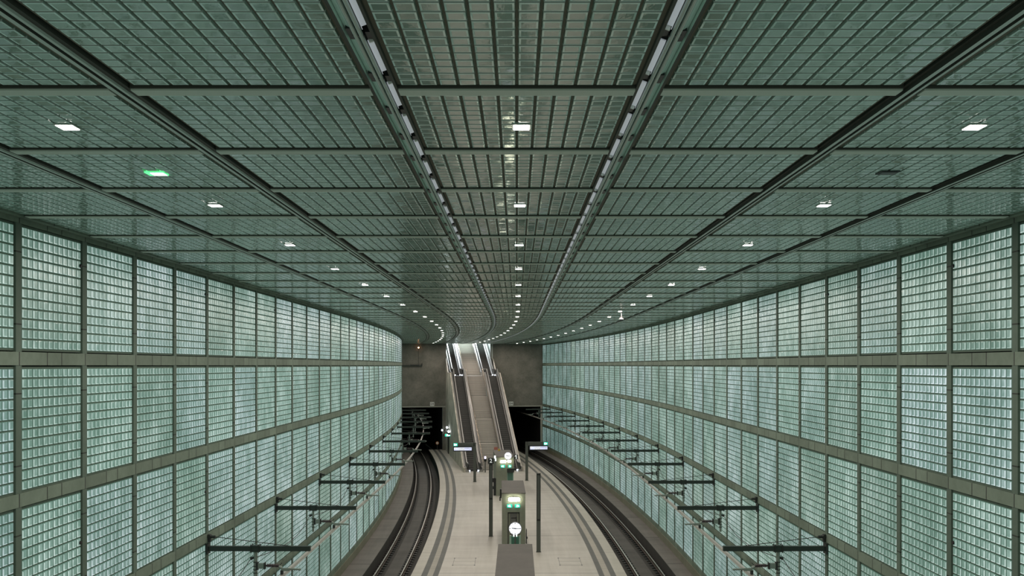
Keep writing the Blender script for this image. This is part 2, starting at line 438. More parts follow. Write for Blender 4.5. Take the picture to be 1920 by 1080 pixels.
def lowres(items, mwf, me_mats, w, h, gx, gy, pitch):
    b = MB(); grout, core = me_mats
    for it in items:
        T = mwf(*it)
        q = lambda x, y, z: tuple(T @ Vector((x, y, z)))
        b.face([q(-w/2,-h/2,0), q(w/2,-h/2,0), q(w/2,h/2,0), q(-w/2,h/2,0)], grout)
        for i in range(12):
            for j in range(12):
                x0 = -6*pitch+i*pitch+gx/2+.004; x1 = x0+pitch-gx-.008; y0 = -6*pitch+j*pitch+gy/2+.004; y1 = y0+pitch-gy-.008
                b.face([q(x0,y0,.02), q(x1,y0,.02), q(x1,y1,.02), q(x0,y1,.02)], core)
    return b
for s_, sd in ((-1, 'left'), (1, 'right')):
    b = lowres([(sg, k, r) for (sg, side, r, k) in rest if sg == s_], wall_mw, (GROUT_W, GW_CORE), 2.47, 2.47, .018, .03, PP)
    b.obj('glass_block_panel', label='tiny farthest glass-block panels at the tunnel end of the %s wall' % sd, cat='glass panel', kind='stuff',
          group='farthest panels of the %s wall' % sd)

# ceiling panels: lanes -3..3
LANES = {-3: 'lane beside the left wall', -2: 'lamp lane left of centre', -1: 'lane left of the centre lane', 0: 'centre lane', 1: 'lane right of the centre lane', 2: 'lamp lane right of centre', 3: 'lane beside the right wall'}
def ceil_mw(j, k):
    s = D0+(k+.5)*M; x, y, p = base(s); u = j*M
    ax = Vector((math.cos(p), math.sin(p), 0)); n = Vector((0,0,-1)); ay = n.cross(ax)
    m = Matrix((ax, ay, n)).transposed().to_4x4(); m.translation = P(s, u, HC+.04)
    ys = ((M*(1+u/RC) if s > SC else M)-.02)/2.73
    return m @ Matrix.Diagonal((1, ys, 1, 1))
cr = []
for j in range(-3, 4):
    for k in range(-3, 42):
        first = 1 if abs(j) == 3 else -1
        if k < first: cr.append((j, k)); continue
        n = k-first+1
        if n <= 60: lab = 'glossy glass-block ceiling panel, %s, %s bay from the top edge' % (LANES[j], ORD[n]); grp = 'ceiling panels, '+LANES[j]
        else: lab = 'thin distant glass-block ceiling panel, %s, beyond the twentieth bay' % LANES[j]; grp = 'ceiling panels, %s, far end' % LANES[j]
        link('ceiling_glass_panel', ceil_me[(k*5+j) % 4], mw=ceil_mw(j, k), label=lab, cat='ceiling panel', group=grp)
b = lowres(cr, ceil_mw, (GROUT_C, GC_CORE), 2.46, 2.49, .032, .02, .2)
b.obj('ceiling_glass_panel', label='glass-block ceiling panels behind the viewpoint', cat='ceiling panel', kind='stuff')

# cross beams
beam_u = [-9.44, -6.97, -6.745, -4.225, -4.0, -1.515, -1.228, 1.228, 1.515, 4.0, 4.225, 6.745, 6.97, 9.44]
for k in range(-2, 42):
    s = D0+k*M; b = MB()
    for i in range(0, 14, 2):
        b.strip([(beam_u[i], HC-.01, BEAMM), (beam_u[i+1], HC-.01, BEAMM), (beam_u[i+1], HC+.12, BEAMM), (beam_u[i], HC+.12, BEAMM)], s-.095, s+.095, 1)
        b.strip([(beam_u[i], HC+.008, RAILD), (beam_u[i+1], HC+.008, RAILD), (beam_u[i+1], HC+.12, RAILD), (beam_u[i], HC+.12, RAILD)], s-.125, s+.125, 1)
    n = k+1
    if k < 0: lab, g = 'grey-green crossbeam of the ceiling just above the viewpoint, %s' % ('rear one' if k == -2 else 'front one'), 'crossbeams above the viewpoint'
    elif n <= 60: lab, g = 'grey-green metal crossbeam of the ceiling, %s from the top edge' % ORD[n], 'ceiling crossbeams'
    else: lab, g = 'thin far crossbeam of the ceiling, beyond the twentieth from the top edge', 'far ceiling crossbeams'
    b.obj('ceiling_beam', label=lab, cat='beam', group=g)

# longitudinal ceiling rails
RN = {-3: 'leftmost ceiling rail, close to the left wall', -2: 'second ceiling rail from the left, beside the left lamp lane', 2: 'second ceiling rail from the right, beside the right lamp lane', 3: 'rightmost ceiling rail, close to the right wall'}
for j in (-3, -2, 2, 3):
    u = (abs(j)-.5)*M*(1 if j > 0 else -1); b = MB()
    z = HC-.02
    b.strip([(u-.105, z+.05, RAILD), (u-.07, z+.05, RAILD), (u-.07, z, RAILC), (u-.022, z, RAILD), (u-.012, z+.05, RAILD), (u+.012, z+.05, RAILD), (u+.022, z, RAILC),
             (u+.055, z, RAILC), (u+.06, z+.025, RAILD), (u+.105, z+.03, RAILD), (u+.105, z+.14, RAILD), (u-.105, z+.14, RAILD)], S0, SEND, M/2)
    b.obj('ceiling_rail', label='long grooved aluminium '+RN[j], cat='rail', group='outer ceiling rails')
for sg, side in ((-1, 'left'), (1, 'right')):
    u = sg*M/2
    root = thing('slot_rail', Matrix.Translation((0, 0, 0)), 'open slot with twin tube and reflector plates, %s edge of the centre lane' % side, 'ceiling slot', 'ceiling slots along the centre lane')
    b = MB()
    for t in (-1, 1):
        b.strip([(u+t*.112, HC+.0, RAILD), (u+t*.141, HC+.0, RAILD), (u+t*.141, HC+.28, MINT), (u+t*.112, HC+.28, MINT)], S0, SEND, M/2)
    b.strip([(u-.125, HC+.25, BLACKM), (u+.125, HC+.25, BLACKM), (u+.125, HC+.28, BLACKM), (u-.125, HC+.28, BLACKM)], S0, SEND, M/2)
    b.obj('channel', root)
    b = MB()
    for t in (-1, 1):
        cx = u+t*.024
        b.strip([(cx+.019*math.cos(a*math.pi/4), HC+.005+.024*math.sin(a*math.pi/4), RAILC) for a in range(8)], S0, SEND, M/2)
    b.obj('twin_tube', root)
    b = MB(); b.strip([(u+sg*.108, HC+.05, MINT), (u+sg*.055, HC+.02, MINT), (u+sg*.055, HC+.03, MINT), (u+sg*.108, HC+.065, MINT)], S0, SEND, M/2); b.obj('enamel_tray', root)
    b = MB(); b.box(-.032, .032, -.43, .43, 0, .012, PLATE); b.box(-.032, -.026, -.45, .45, -.02, 0, PLATE); b.box(-.02, .02, -.47, -.45, -.03, .012, WHITEP); pme = b.mesh('reflector_plate')
    b = MB(); b.box(-.108, .108, -.05, .05, .03, .08, BLACK); b.box(-.052, .052, -.02, .02, -.03, .05, BLACK); b.box(-.09, -.05, -.16, .10, -.02, .06, BLACK); b.box(.06, .105, -.05, .12, -.01, .07, BLACK); hme = b.mesh('hanger_bracket')
    p1 = 1.2192; n = 0; s = 2.6
    while s < SEND-1:
        mw = Mx(s, u+sg*-.0, HC+.05)
        if n < 97:
            link('reflector_plate', pme, root, Mx(s, u-sg*.078, HC+.03, flip=sg > 0) @ Matrix.Rotation(-.35, 4, 'Y'))
            link('hanger_bracket', hme, root, Mx(s+p1/2, u, HC+.03, flip=sg > 0))
        s += p1; n += 1

# ------------------------------------------------------------------ ceiling lamps
fr = MB(); fr.box(-.115, .115, -.125, .125, 0, .06, RAILC); fme = fr.mesh('lamp_frame')
ln = MB(); ln.box(-.095, .095, -.105, .105, -.006, .0, LAMP); lme = ln.mesh('lamp_lens')
la = bpy.data.lights.new('downlight', 'AREA'); la.shape = 'SQUARE'; la.size = .18; la.energy = LAMP_W; la.color = (1, .885, .80)
LU = {-1: -5.40, 0: .055, 1: 5.50}
LN = {-1: 'left lane', 0: 'centre lane', 1: 'right lane'}
proto = None
for q in (-1, 0, 1):
    n = 0
    for k in range(-2, 42, 2):
        s = D0+(k+.53)*M
        if proto is None:
            r = bpy.data.objects.new('ceiling_lamp', None); COL.objects.link(r)
            link('lamp_frame', fme, r); link('lamp_lens', lme, r)
            l = bpy.data.objects.new('lamp_light', la); COL.objects.link(l); l.parent = r; l.location = (0, 0, -.03)
            proto = r; o = r
        else: o = copy_tree(proto)
        o.matrix_world = Mx(s, LU[q], HC+.002)
        if k >= 0: n += 1
        o['category'] = 'ceiling lamp'; o['kind'] = 'thing'
        if k < 0: o['label'] = 'square ceiling downlight above the viewpoint, %s' % LN[q]; o['group'] = 'downlights above the viewpoint'
        elif n <= 60: o['label'] = 'bright square ceiling downlight of the %s, %s from the top edge' % (LN[q], ORD[n]); o['group'] = 'ceiling downlights, '+LN[q]
        else: o['label'] = 'tiny far ceiling downlight of the %s, near the end wall' % LN[q]; o['group'] = 'far ceiling downlights, '+LN[q]
# escape lamp and dark spare unit
r = thing('escape_lamp', Mx(13.93, -5.39, HC+.002), 'green-rimmed white escape lamp in the left lamp lane of the ceiling', 'ceiling lamp')
b = MB(); b.box(-.14, .14, -.12, .12, 0, .05, GREENL); b.obj('frame', r)
b = MB(); b.box(-.06, .13, -.09, .09, -.005, 0, WHITEE); b.obj('lens', r)
r = thing('unlit_ceiling_unit', Mx(13.86, 5.52, HC+.002), 'dark unlit square unit in the right lamp lane of the ceiling', 'ceiling unit')
b = MB(); b.box(-.14, .14, -.12, .12, 0, .05, BLACKM); b.box(-.11, .11, -.09, .09, -.006, 0, BLACK); b.obj('frame', r)
# dome camera hung from the ceiling
r = thing('dome_camera', Mx(50.0, 5.62, HC), 'dark dome camera hanging below the ceiling by the right lamp lane', 'camera')
b = MB(); b.cyl((0,0,-.22), (0,0,.03), .02, STEELD); b.obj('stem', r)
b = MB(); b.cyl((0,0,-.34), (0,0,-.22), .14, BLACK, 14, .05); b.cyl((0,0,-.38), (0,0,-.34), .13, WHITEP, 14); b.obj('housing', r)
b = MB(); b.cyl((0,0,-.47), (0,0,-.38), .06, BLACK, 12, .11); b.obj('dome', r)

# ------------------------------------------------------------------ small wall speakers
b = MB(); b.box(-.06, .06, -.05, .0, -.10, .10, STEEL); hme = b.mesh('housing')
b = MB(); b.cyl((0,.0,0), (0,.07,-.02), .05, BLACK, 12, .035); lme2 = b.mesh('lens')
for sg, side in ((-1, 'left'), (1, 'right')):
    for zi, (zz, lv, f0) in enumerate(((ZP+2.2, 'top row', 4), (ZP-3.9, 'third row', 4))):
        n = 0
        for k in range(f0, 20, 3):
            n += 1
            root = thing('wall_camera', Mx(D0+k*M-.19, sg*(UW+.055), zz, flip=False) @ Matrix.Rotation(math.pi/2 if sg > 0 else -math.pi/2, 4, 'Z'),
                  'small dark round-eyed unit on the %s wall, %s, %s from the photo edge' % (side, lv, ORD[n]), 'wall unit', 'small wall units, %s wall, %s' % (side, lv))
            for nm, me in (('housing', hme), ('lens', lme2)):
                o = bpy.data.objects.new(nm, me); COL.objects.link(o); o.parent = root

# ------------------------------------------------------------------ rails
fb = MB(); fb.box(-.25, .25, -.10, .10, -.05, .0, BLACK)
for t in (-1, 1):
    fb.box(t*.07-.02, t*.07+.05*t+.02, -.05, .05, 0, .035, STEELD); fb.cyl((t*.13, 0, 0), (t*.13, 0, .06), .02, RUST, 6)
fme2 = fb.mesh('fastener')
for sg, side in ((-1, 'left'), (1, 'right')):
    for q, pos in ((-1, 'outer'), (1, 'inner')):
        u = sg*(TRK[sg]-q*.7525)
        root = thing('steel_rail', Matrix.Identity(4), 'polished steel %s rail of the curved %s track' % (pos, side), 'rail', 'running rails')
        b = MB(); b.strip([(u-.036, ZR, RAILM), (u+.036, ZR, RUST), (u+.036, ZR-.04, RUST), (u+.012, ZR-.05, RUST), (u+.012, ZR-.15, RUST), (u+.075, ZR-.17, RUST), (u-.075, ZR-.17, RUST), (u-.012, ZR-.15, RUST), (u-.012, ZR-.05, RUST), (u-.036, ZR-.04, RUST)], 25, SEND+20, 1)
        b.obj('rail_profile', root)
        s = 51.5
        n = 0; extra = MB()
        while s < SEND-.5:
            if n < 100: link('fastener', fme2, root, Mx(s, u, ZR-.19))
            else:
                T = Mx(s, u, ZR-.19); extra.box(-.21, .21, -.09, .09, -.05, 0, BLACKM, lambda x, y, z: T @ Vector((x, y, z)))
            s += .65; n += 1
        for s in [51.5-.65*k for k in range(1, 40)]:
            T = Mx(s, u, ZR-.19); extra.box(-.21, .21, -.09, .09, -.05, 0, BLACKM, lambda x, y, z: T @ Vector((x, y, z)))
        extra.obj('fastener', root, kind='stuff')

# ------------------------------------------------------------------ overhead cantilevers, conductor rail, feeder cable
def make_cantilever():
    root = bpy.data.objects.new('cantilever_arm', None); COL.objects.link(root)
    # x = out from the wall, z = up, origin on the wall at bar height
    b = MB(); b.box(0, 3.2, -.06, .06, -.07, .07, ARMM); b.box(.0, 3.2, -.075, .075, .06, .075, ARMM); b.box(.0, 3.2, -.075, .075, -.075, -.06, ARMM); b.obj('bar', root)
    b = MB(); b.box(-.02, .04, -.14, .14, -.16, .16, BLACKM); b.obj('wall_plate', root)
    b = MB(); b.box(-.02, .10, -.05, .05, .20, .44, BLACKM); b.cyl((.10,0,.36), (.24,0,.36), .045, BLACKM); b.cyl((.06,-.08,.38), (.06,.08,.38), .06, BLACKM); b.obj('tie_bracket', root)
    b = MB(); b.cyl((.22,0,.36), (2.6,0,.07), .012, CABLE, 6); b.obj('tie_rod', root)
    b = MB(); b.box(1.34, 1.64, -.09, .09, -.10, -.075, ARMM); b.box(1.34, 1.64, -.09, .09, .075, .10, ARMM)
    for x in (1.37, 1.60): b.cyl((x, -.085, -.13), (x, -.085, .14), .014, BLACKM, 6); b.cyl((x, .085, -.13), (x, .085, .14), .014, BLACKM, 6)
    b.obj('clamp', root)
    b = MB(); b.cyl((1.48,0,-.95), (1.48,0,-.08), .045, ARML, 10)
    for z in (-.42, -.55, -.66, -.76): b.cyl((1.48,0,z-.012), (1.48,0,z+.012), .062, BLACKM, 10)
    b.cyl((1.34,0,-.32), (1.48,0,-.26), .05, BLACKM, 8, .03); b.obj('hanger_post', root)
    b = MB(); b.box(1.52, 1.58, -.06, .06, -.66, -.42, BLACKM); b.box(1.56, 1.78, -.055, .055, -.62, -.46, ARML); b.box(1.76, 1.80, -.07, .07, -.64, -.44, BLACKM); b.obj('bracket', root)
    b = MB(); b.cyl((1.8,0,-.53), (2.24,0,-.55), .028, INSUL, 10)
    for i in range(9): x = 1.86+i*.042; b.cyl((x,0,-.533), (x+.014,0,-.533), .062, INSUL, 12)
    b.obj('insulator', root)
    b = MB(); b.cyl((2.22,0,-.55), (2.30,0,-.60), .045, ARML, 8); b.cyl((2.28,0,-.63), (2.90,0,-.655), .032, ARML, 8); b.box(2.28, 2.55, -.03, .03, -.70, -.62, ARML)
    b.box(2.27, 2.35, -.05, .05, -.80, -.68, BLACKM); b.cyl((2.24,0,-.52), (2.32,0,-.44), .012, BLACKM, 6); b.obj('support_arm', root)
    return root
proto = make_cantilever(); first = True
for sg, side in ((-1, 'left'), (1, 'right')):
    for n, k in enumerate(range(4, 41, 3)):
        o = proto if first else copy_tree(proto); first = False
        o.matrix_world = Mx(D0+k*M, sg*UW, ZP-5.69, flip=sg > 0)
        o['category'] = 'cantilever'
        o['group'] = 'overhead line cantilevers on the %s wall' % side
        o['label'] = ('overhead line cantilever just below the view on the %s wall' % side) if n == 0 else 'dark overhead line cantilever on the %s wall, %s from the bottom of the photo' % (side, ORD[n])
    b = MB(); u = sg*7.3; z = ZP-6.50
    b.strip([(u-.045, z, CRAIL), (u+.045, z, CRAIL), (u+.03, z-.02, CABLE), (u+.012, z-.03, CRAIL), (u+.03, z-.11, CRAIL), (u-.03, z-.11, CRAIL), (u-.012, z-.03, CABLE), (u-.03, z-.02, CRAIL)], 15, SEND+18, 1.2)
    b.obj('conductor_rail', label='thin overhead conductor rail above the %s track' % side, cat='rail', group='overhead conductor rails')
    b = MB(); prev = None
    for k in range(4, 40, 3):
        for t in range(8):
            s = D0+(k+3*t/8)*M; f_ = t/8; sag = .22*4*f_*(1-f_)
            a = P(s, sg*(UW-1.34-.25*math.sin(math.pi*f_)), ZP-5.69-.32-sag)
            if prev: b.cyl(prev, a, .012, CABLE, 6, caps=False)
            prev = a
    b.obj('feeder_cable', label='black cable sagging from arm to arm along the %s wall' % side, cat='cable', group='feeder cables')

# ------------------------------------------------------------------ stairs and escalators
EO = (-2.42, 99.0); EH = .151; VEER = .04     # the upper flight veers a little further left
def E(a, b, z, veer=True):
    if veer: b = b-VEER*max(0.0, a-20)
    return Vector((EO[0]-math.sin(EH)*a+math.cos(EH)*b, EO[1]+math.cos(EH)*a+math.sin(EH)*b, z))
TE = math.tan(math.radians(30)); ZM = ZP-1.35
A1 = 1.5; A2 = A1+ZM/TE; A3 = 22.6; A4 = A3+6.0/TE
def zl(a):
    if a < A1: return 0.0
    if a < A2: return (a-A1)*TE
    if a < A3: return ZM
    return ZM+(min(a, A4)-A3)*TE
class EB(MB):
    def run(s, pts, b0, b1, mat, veer=True):
        """closed polygon pts=[(a,z)] in the side view, given a width from b0 to b1"""
        n = len(pts); i = len(s.v)
        for b in (b0, b1):
            for (a, z) in pts: s.v.append(tuple(E(a, b, z, veer)))
        for k in range(n):
            q = (k+1) % n; s.f.append((i+k, i+q, i+n+q, i+n+k)); s.m.append(s.mi(mat))
            s.uv.append([(pts[k][0], b0), (pts[q][0], b0), (pts[q][0], b1), (pts[k][0], b1)])
        s.f.append(tuple(i+k for k in range(n))); s.m.append(s.mi(mat)); s.uv.append([(a, z) for a, z in pts])
        s.f.append(tuple(i+n+k for k in range(n-1, -1, -1))); s.m.append(s.mi(mat)); s.uv.append([(a, z) for a, z in reversed(pts)])
def line(a0, a1, off, kinks): return [(a, zl(a)+off) for a in [a0]+[k for k in kinks if a0 < k < a1]+[a1]]
def flight(name, pos, b0, b1, a0, a1, kinks, label, upper):
    root = thing(name, Matrix.Identity(4), label, 'escalator', 'escalators beside the stairs')
    def slab(nm, bb0, bb1, o0, o1, mat, x0=a0, x1=a1):
        e = EB(); e.run(line(x0, x1, o0, kinks)+list(reversed(line(x0, x1, o1, kinks))), bb0, bb1, mat); return e.obj(nm, root)
    slab('truss', b0, b1, -.9 if upper else -.45, -.12, STEELD)
    for t, (p0, p1) in enumerate(((b0, b0+.42), (b1-.42, b1))):
        inner = p1 if t == 0 else p0; outer = p0 if t == 0 else p1; d = 1 if t == 0 else -1
        slab('skirt_deck', min(outer, inner), max(outer, inner), -.12, .22, STEEL)
        slab('balustrade', min(inner-d*.16, inner-d*.10), max(inner-d*.16, inner-d*.10), .22, .86, STEELD, a0+.25, a1-.25)
        slab('handrail', min(inner-d*.19, inner-d*.07), max(inner-d*.19, inner-d*.07), .86, .93, STEEL, a0+.05, a1-.05)
        slab('outer_deck', min(outer, outer+d*.14), max(outer, outer+d*.14), .22, .50, STEEL)
        e = EB()
        for (aa) in (a0+.05, a1-.05):
            za = zl(aa)
            for i in range(7):
                an0 = -math.pi/2+math.pi*i/7; an1 = -math.pi/2+math.pi*(i+1)/7; sd = -1 if aa < (a0+a1)/2 else 1
                e.cyl(E(aa+sd*.34*math.cos(an0), inner-d*.13, za+.56+.34*math.sin(an0)), E(aa+sd*.34*math.cos(an1), inner-d*.13, za+.56+.34*math.sin(an1)), .045, BLACK, 8)
        e.obj('newel', root)
    e = EB(); i0, i1 = b0+.45, b1-.45; pts = []
    rise = .2; run = rise/TE; a = kinks[0] if not upper else kinks[0]
    lo = kinks[0]; hi = kinks[1]; pts = [(a0, zl(a0))]; aa = lo; z = zl(lo)
    while aa < hi-.01:
        pts += [(aa, z), (aa, z+rise)]; aa += run; z += rise
    pts += [(hi, zl(hi)), (a1, zl(a1)), (a1, zl(a1)-.1)] + [(hi, zl(hi)-.35), (lo+.3, zl(lo)-.12), (a0, zl(a0)-.1)]
    e.run(pts, i0, i1, BAND2); e.obj('step_band', root)
    e = EB()
    e.run([(a0-.05, zl(a0)+.02), (a0+.5, zl(a0)+.03), (a0+.5, zl(a0)), (a0-.05, zl(a0))], i0, i1, STEEL)
    e.run([(a1-.5, zl(a1)+.03), (a1+.3, zl(a1)+.02), (a1+.3, zl(a1)), (a1-.5, zl(a1))], i0, i1, STEEL); e.obj('comb_plate', root)
    e = EB()
    for aa in ((a0+.3, a1-.7) if not upper else (a0+.2,)):
        for bb in (i0+.02, i1-.10): e.run([(aa, zl(aa)+.06), (aa+.12, zl(aa)+.06), (aa+.12, zl(aa)+.16), (aa, zl(aa)+.16)], bb, bb+.08, COOL)
    e.obj('comb_light', root)
    return root
HB = 3.06
flight('escalator', 'left', -HB, -1.16, 0, A2+1.1, (A1, A2), 'lower escalator on the left of the central stairs', False)
flight('escalator', 'right', 1.16, HB, 0, A2+1.1, (A1, A2), 'lower escalator on the right of the central stairs', False)
flight('escalator', 'left', -2.78, -1.16, A3-1.6, A4, (A3, A4-.1), 'upper escalator on the left, rising through the end wall', True)
flight('escalator', 'right', 1.16, HB, A3-1.6, A4, (A3, A4-.1), 'upper escalator on the right, rising through the end wall', True)
def stairs(name, a0, a1, z0, z1, nfl, nst, label, mat):
    root = thing(name, Matrix.Identity(4), label, 'stairs', 'central stairs')
    e = EB(); rise = (z1-z0)/(nfl*nst); land = .62; run = ((a1-a0)-land*(nfl-1))/(nfl*nst)
    pts = []; a, z = a0, z0; lands = []
    for f_ in range(nfl):
        for k in range(nst):
            pts += [(a, z), (a, z+rise), (a+.03, z+rise-.0)]; a += run; z += rise
        lands.append((a, z)); a += land if f_ < nfl-1 else 0
    pts += [(a, z), (a, z-.6), (a0+1.0, z0-.02), (a0, z0-.02)]
    e.run(pts, -1.12, 1.12, mat); e.obj('flight', root)
    e = EB()
    a, z = a0, z0
    for f_ in range(nfl):
        for k in range(nst):
            e.run([(a-.01, z+rise-.045), (a+.05, z+rise-.045), (a+.05, z+rise+.004), (a-.01, z+rise+.004)], -1.10, 1.10, STEELD if k == 0 else NOSING); a += run; z += rise
        a += land
    e.obj('nosings', root, kind='stuff')
    for t in (-1, 1):
        e = EB(); pa = a0
        a, z = a0, z0; pr = E(a, t*1.04, z+.9)
        for f_ in range(nfl):
            q = E(a, t*1.04, z+.9); e.cyl(pr, q, .022, BRASS, 8); a += run*nst; z += rise*nst; q2 = E(a, t*1.04, z+.9); e.cyl(q, q2, .022, BRASS, 8); pr = q2; a += land
        e.obj('handrail', root)
        e = EB(); e.run([(a0, z0+.05), (a0, z0+.85), (a1, z1+.85), (a1, z1+.05)], min(t*1.12, t*1.155), max(t*1.12, t*1.155), STEEL); e.obj('side_panel', root)
NOSING = simple('step nosing strip', (.28, .26, .23), .7)  # brown-grey strip along each step edge
BRASS = simple('bronze handrail', (.5, .40, .30), .3, 1)
stairs('stair_flight', A1-.3, A2+1.3, 0, ZM, 4, 16, 'lower stone stairs between the two escalators, in four runs', STEP)
stairs('stair_flight', A3-.2, A4, ZM, ZM+6.0, 2, 18, 'upper pale stairs rising through the opening in the end wall', STEP)
# landing
e = EB(); e.run([(A2+1.3, ZM-.3), (A3+.0, ZM-.3), (A3+.0, ZM-.001), (A2+1.3, ZM-.001)], -HB, HB, STEP); e.obj('floor_landing', kind='structure')
# clad side walls of the stair body
for sg, side in ((-1, 'left'), (1, 'right')):
    e = EB(); pts = line(0-.15, 26.0, .42, (A1, A2, A3)) + [(26.0, -1.25), (-.15, -1.25)]
    e.run(pts, min(sg*HB, sg*(HB+.14)), max(sg*HB, sg*(HB+.14)), CLAD, False); e.obj('wall_stair_'+side, kind='structure')
    e = EB(); e.run([(25.9, ZM-1.4), (A4+1.5, ZM-1.4), (A4+1.5, ZM+12), (25.9, ZM+12)], min(sg*(HB+.14), sg*(HB+.3)), max(sg*(HB+.14), sg*(HB+.3)), UPPER)
    e.obj('wall_hall_'+side, kind='structure')
e = EB(); e.run([(A4+1.3, ZM+4), (A4+1.6, ZM+4), (A4+1.6, ZM+12), (A4+1.3, ZM+12)], -HB-.3, HB+.3, UPPER)
e.run([(A4, ZM+5.7), (A4+1.6, ZM+5.7), (A4+1.6, ZM+5.99), (A4, ZM+5.99)], -HB-.3, HB+.3, STEP)
e.run([(26.2, ZM+12), (A4+1.6, ZM+12), (A4+1.6, ZM+12.2), (26.2, ZM+12.2)], -HB-.3, HB+.3, UPPER)
e.run([(26.3, HC+.1), (26.5, HC+.1), (26.5, ZM+12), (26.3, ZM+12)], -HB-.3, HB+.3, UPPER); e.obj('wall_hall_end', kind='structure')
hl = bpy.data.lights.new('hall_light', 'AREA'); hl.shape = 'RECTANGLE'; hl.size = 4.5; hl.size_y = 2; hl.energy = HALL_W; hl.color = (.85, .93, 1)
r = thing('hall_lamp', Matrix.Translation(E(33.0, 0, ZM+9.6)) @ Matrix.Rotation(EH, 4, 'Z') @ Matrix.Rotation(-1.0, 4, 'X'), 'white hall lamp out of sight above the upper stairs', 'lamp')
b = MB(); b.box(-2.4, 2.4, -1.1, 1.1, .05, .15, UPPER); b.obj('housing', r)
o = bpy.data.objects.new('hall_light', hl); COL.objects.link(o); o.parent = r

# ------------------------------------------------------------------ kiosks
def kiosk(s0, s1, u, w, label, glass=False):
    root = thing('elevator_kiosk', Mx(s0, u, 0), label, 'kiosk', 'kiosks on the platform axis'); L = s1-s0; H = 3.4
    b = MB()
    dw = .37 if not glass else 0
    # body as walls around a recessed doorway on the near face
    if dw:
        b.box(-w/2, -dw, 0, .25, 0, H-.06, KIOSK); b.box(dw, w/2, 0, .25, 0, H-.06, KIOSK); b.box(-dw, dw, 0, .25, 2.2, H-.06, KIOSK)
        b.box(-w/2, w/2, .25, L, 0, H-.06, KIOSK)
    else:
        b.box(-w/2, .17, 0, .9, 0, H-.06, KIOSK); b.box(.17, w/2, 0, .9, 2.35, H-.06, KIOSK); b.box(-w/2, w/2, .9, L, 0, H-.06, KIOSK)
    b.obj('body', root)
    b = MB(); b.box(-w/2-.02, w/2+.02, -.02, L+.02, H-.06, H, KROOF); b.obj('roof', root)
    if dw:
        d = MB(); d.box(-dw, -dw+.05, .08, .24, 0, 2.2, BLACKM); d.box(dw-.05, dw, .08, .24, 0, 2.2, BLACKM); d.box(-dw+.05, dw-.05, .08, .24, 2.12, 2.2, BLACKM)
        d.box(-dw+.05, -dw+.15, .14, .24, 0, 2.12, KIOSK); d.box(dw-.15, dw-.05, .14, .24, 0, 2.12, KIOSK)
        d.obj('door_frame', root)
        d = MB(); d.box(-dw+.15, dw-.15, .18, .24, 0, 2.12, STEELD); d.box(-dw+.22, dw-.2, .165, .18, 1.78, 1.84, BLACK); d.box(dw-.23, dw-.19, .15, .18, 1.6, 1.9, BLACK)
        dd = d.obj('door', root)
    else:
        d = MB(); d.box(.17, w/2-.03, .35, .38, 0, 2.0, GLASSG); d.obj('glass_door', root)
        d = MB(); d.box(.17, .23, .25, .38, 0, 2.0, GLASSP); d.box(w/2-.09, w/2-.03, .25, .38, 0, 2.0, GLASSP); d.obj('glass_edge', root)
        d = MB(); d.box(.2, w/2, .05, .7, 2.0, 2.35, BLACKM); d.obj('door_header', root)
    return root
def oval_lamp(T, w, h, label, power):
    r = thing('oval_lamp', T, label, 'lamp', 'oval lamps on the kiosks')
    b = MB(); i = 20
    def el(rx, rz, y0, y1, mat):
        a = [(rx*math.copysign(abs(math.cos(2*math.pi*k/i))**.6, math.cos(2*math.pi*k/i)), rz*math.copysign(abs(math.sin(2*math.pi*k/i))**.6, math.sin(2*math.pi*k/i))) for k in range(i)]
        b.face([(x, y0, z) for x, z in a], mat)
        for k in range(i):
            q = (k+1) % i; b.face([(a[k][0], y0, a[k][1]), (a[q][0], y0, a[q][1]), (a[q][0], y1, a[q][1]), (a[k][0], y1, a[k][1])], mat)
    el(w/2, h/2, -.09, -.03, LAMPY); b.obj('lens', r)
    b = MB(); el(w/2+.03, h/2+.03, -.04, 0, STEELD); b.obj('frame', r)
    l = bpy.data.lights.new('oval_light', 'AREA'); l.shape = 'RECTANGLE'; l.size = w; l.size_y = h; l.energy = power; l.color = (1, .98, .75)
    o = bpy.data.objects.new('oval_light', l); COL.objects.link(o); o.parent = r; o.location = (0, -.12, 0); o.rotation_euler = (math.pi/2, 0, 0)
def escape_sign(T, w, h, label, arrow=-1):
    r = thing('escape_sign', T, label, 'sign', 'green escape signs')
    b = MB(); b.box(-w/2, w/2, -.06, 0, -h/2, h/2, GREENE); b.obj('housing', r)
    b = MB(); m = arrow; q = h*.5
    b.cyl((m*w*.06, -.065, h*.28), (m*w*.06, -.06, h*.28), h*.10, WHITEE, 10)       # head of the running figure
    b.box(min(m*w*.0, m*w*.14), max(m*w*.0, m*w*.14), -.066, -.06, -h*.1, h*.17, WHITEE); b.box(-.03*w+m*w*.05, .02*w+m*w*.05, -.066, -.06, -h*.36, -h*.08, WHITEE)
    b.box(m*w*.13-.02*w, m*w*.13+.05*w, -.066, -.06, -h*.34, -h*.04, WHITEE)
    b.face([(-m*w*.12, -.066, h*.28), (-m*w*.12, -.066, -h*.28), (-m*w*.40, -.066, 0)], WHITEE); b.obj('pictogram', r)
kiosk(34.3, 41.15, -.07, 1.46, 'nearest concrete kiosk, only its flat dark roof in view at the bottom')
kiosk(57.7, 63.9, -.13, 1.45, 'middle concrete kiosk behind the front clock, with a doorway')
kiosk(80.7, 87.0, .0, 1.56, 'farthest concrete kiosk with green glass door, before the escalators', glass=True)
oval_lamp(Mx(57.68, -.10, ZP-8.30), .72, .26, 'bright oval lamp over the doorway of the middle kiosk', 20)
oval_lamp(Mx(80.68, -.17, ZP-8.33), .50, .26, 'bright oval lamp below the clock on the farthest kiosk', 10)
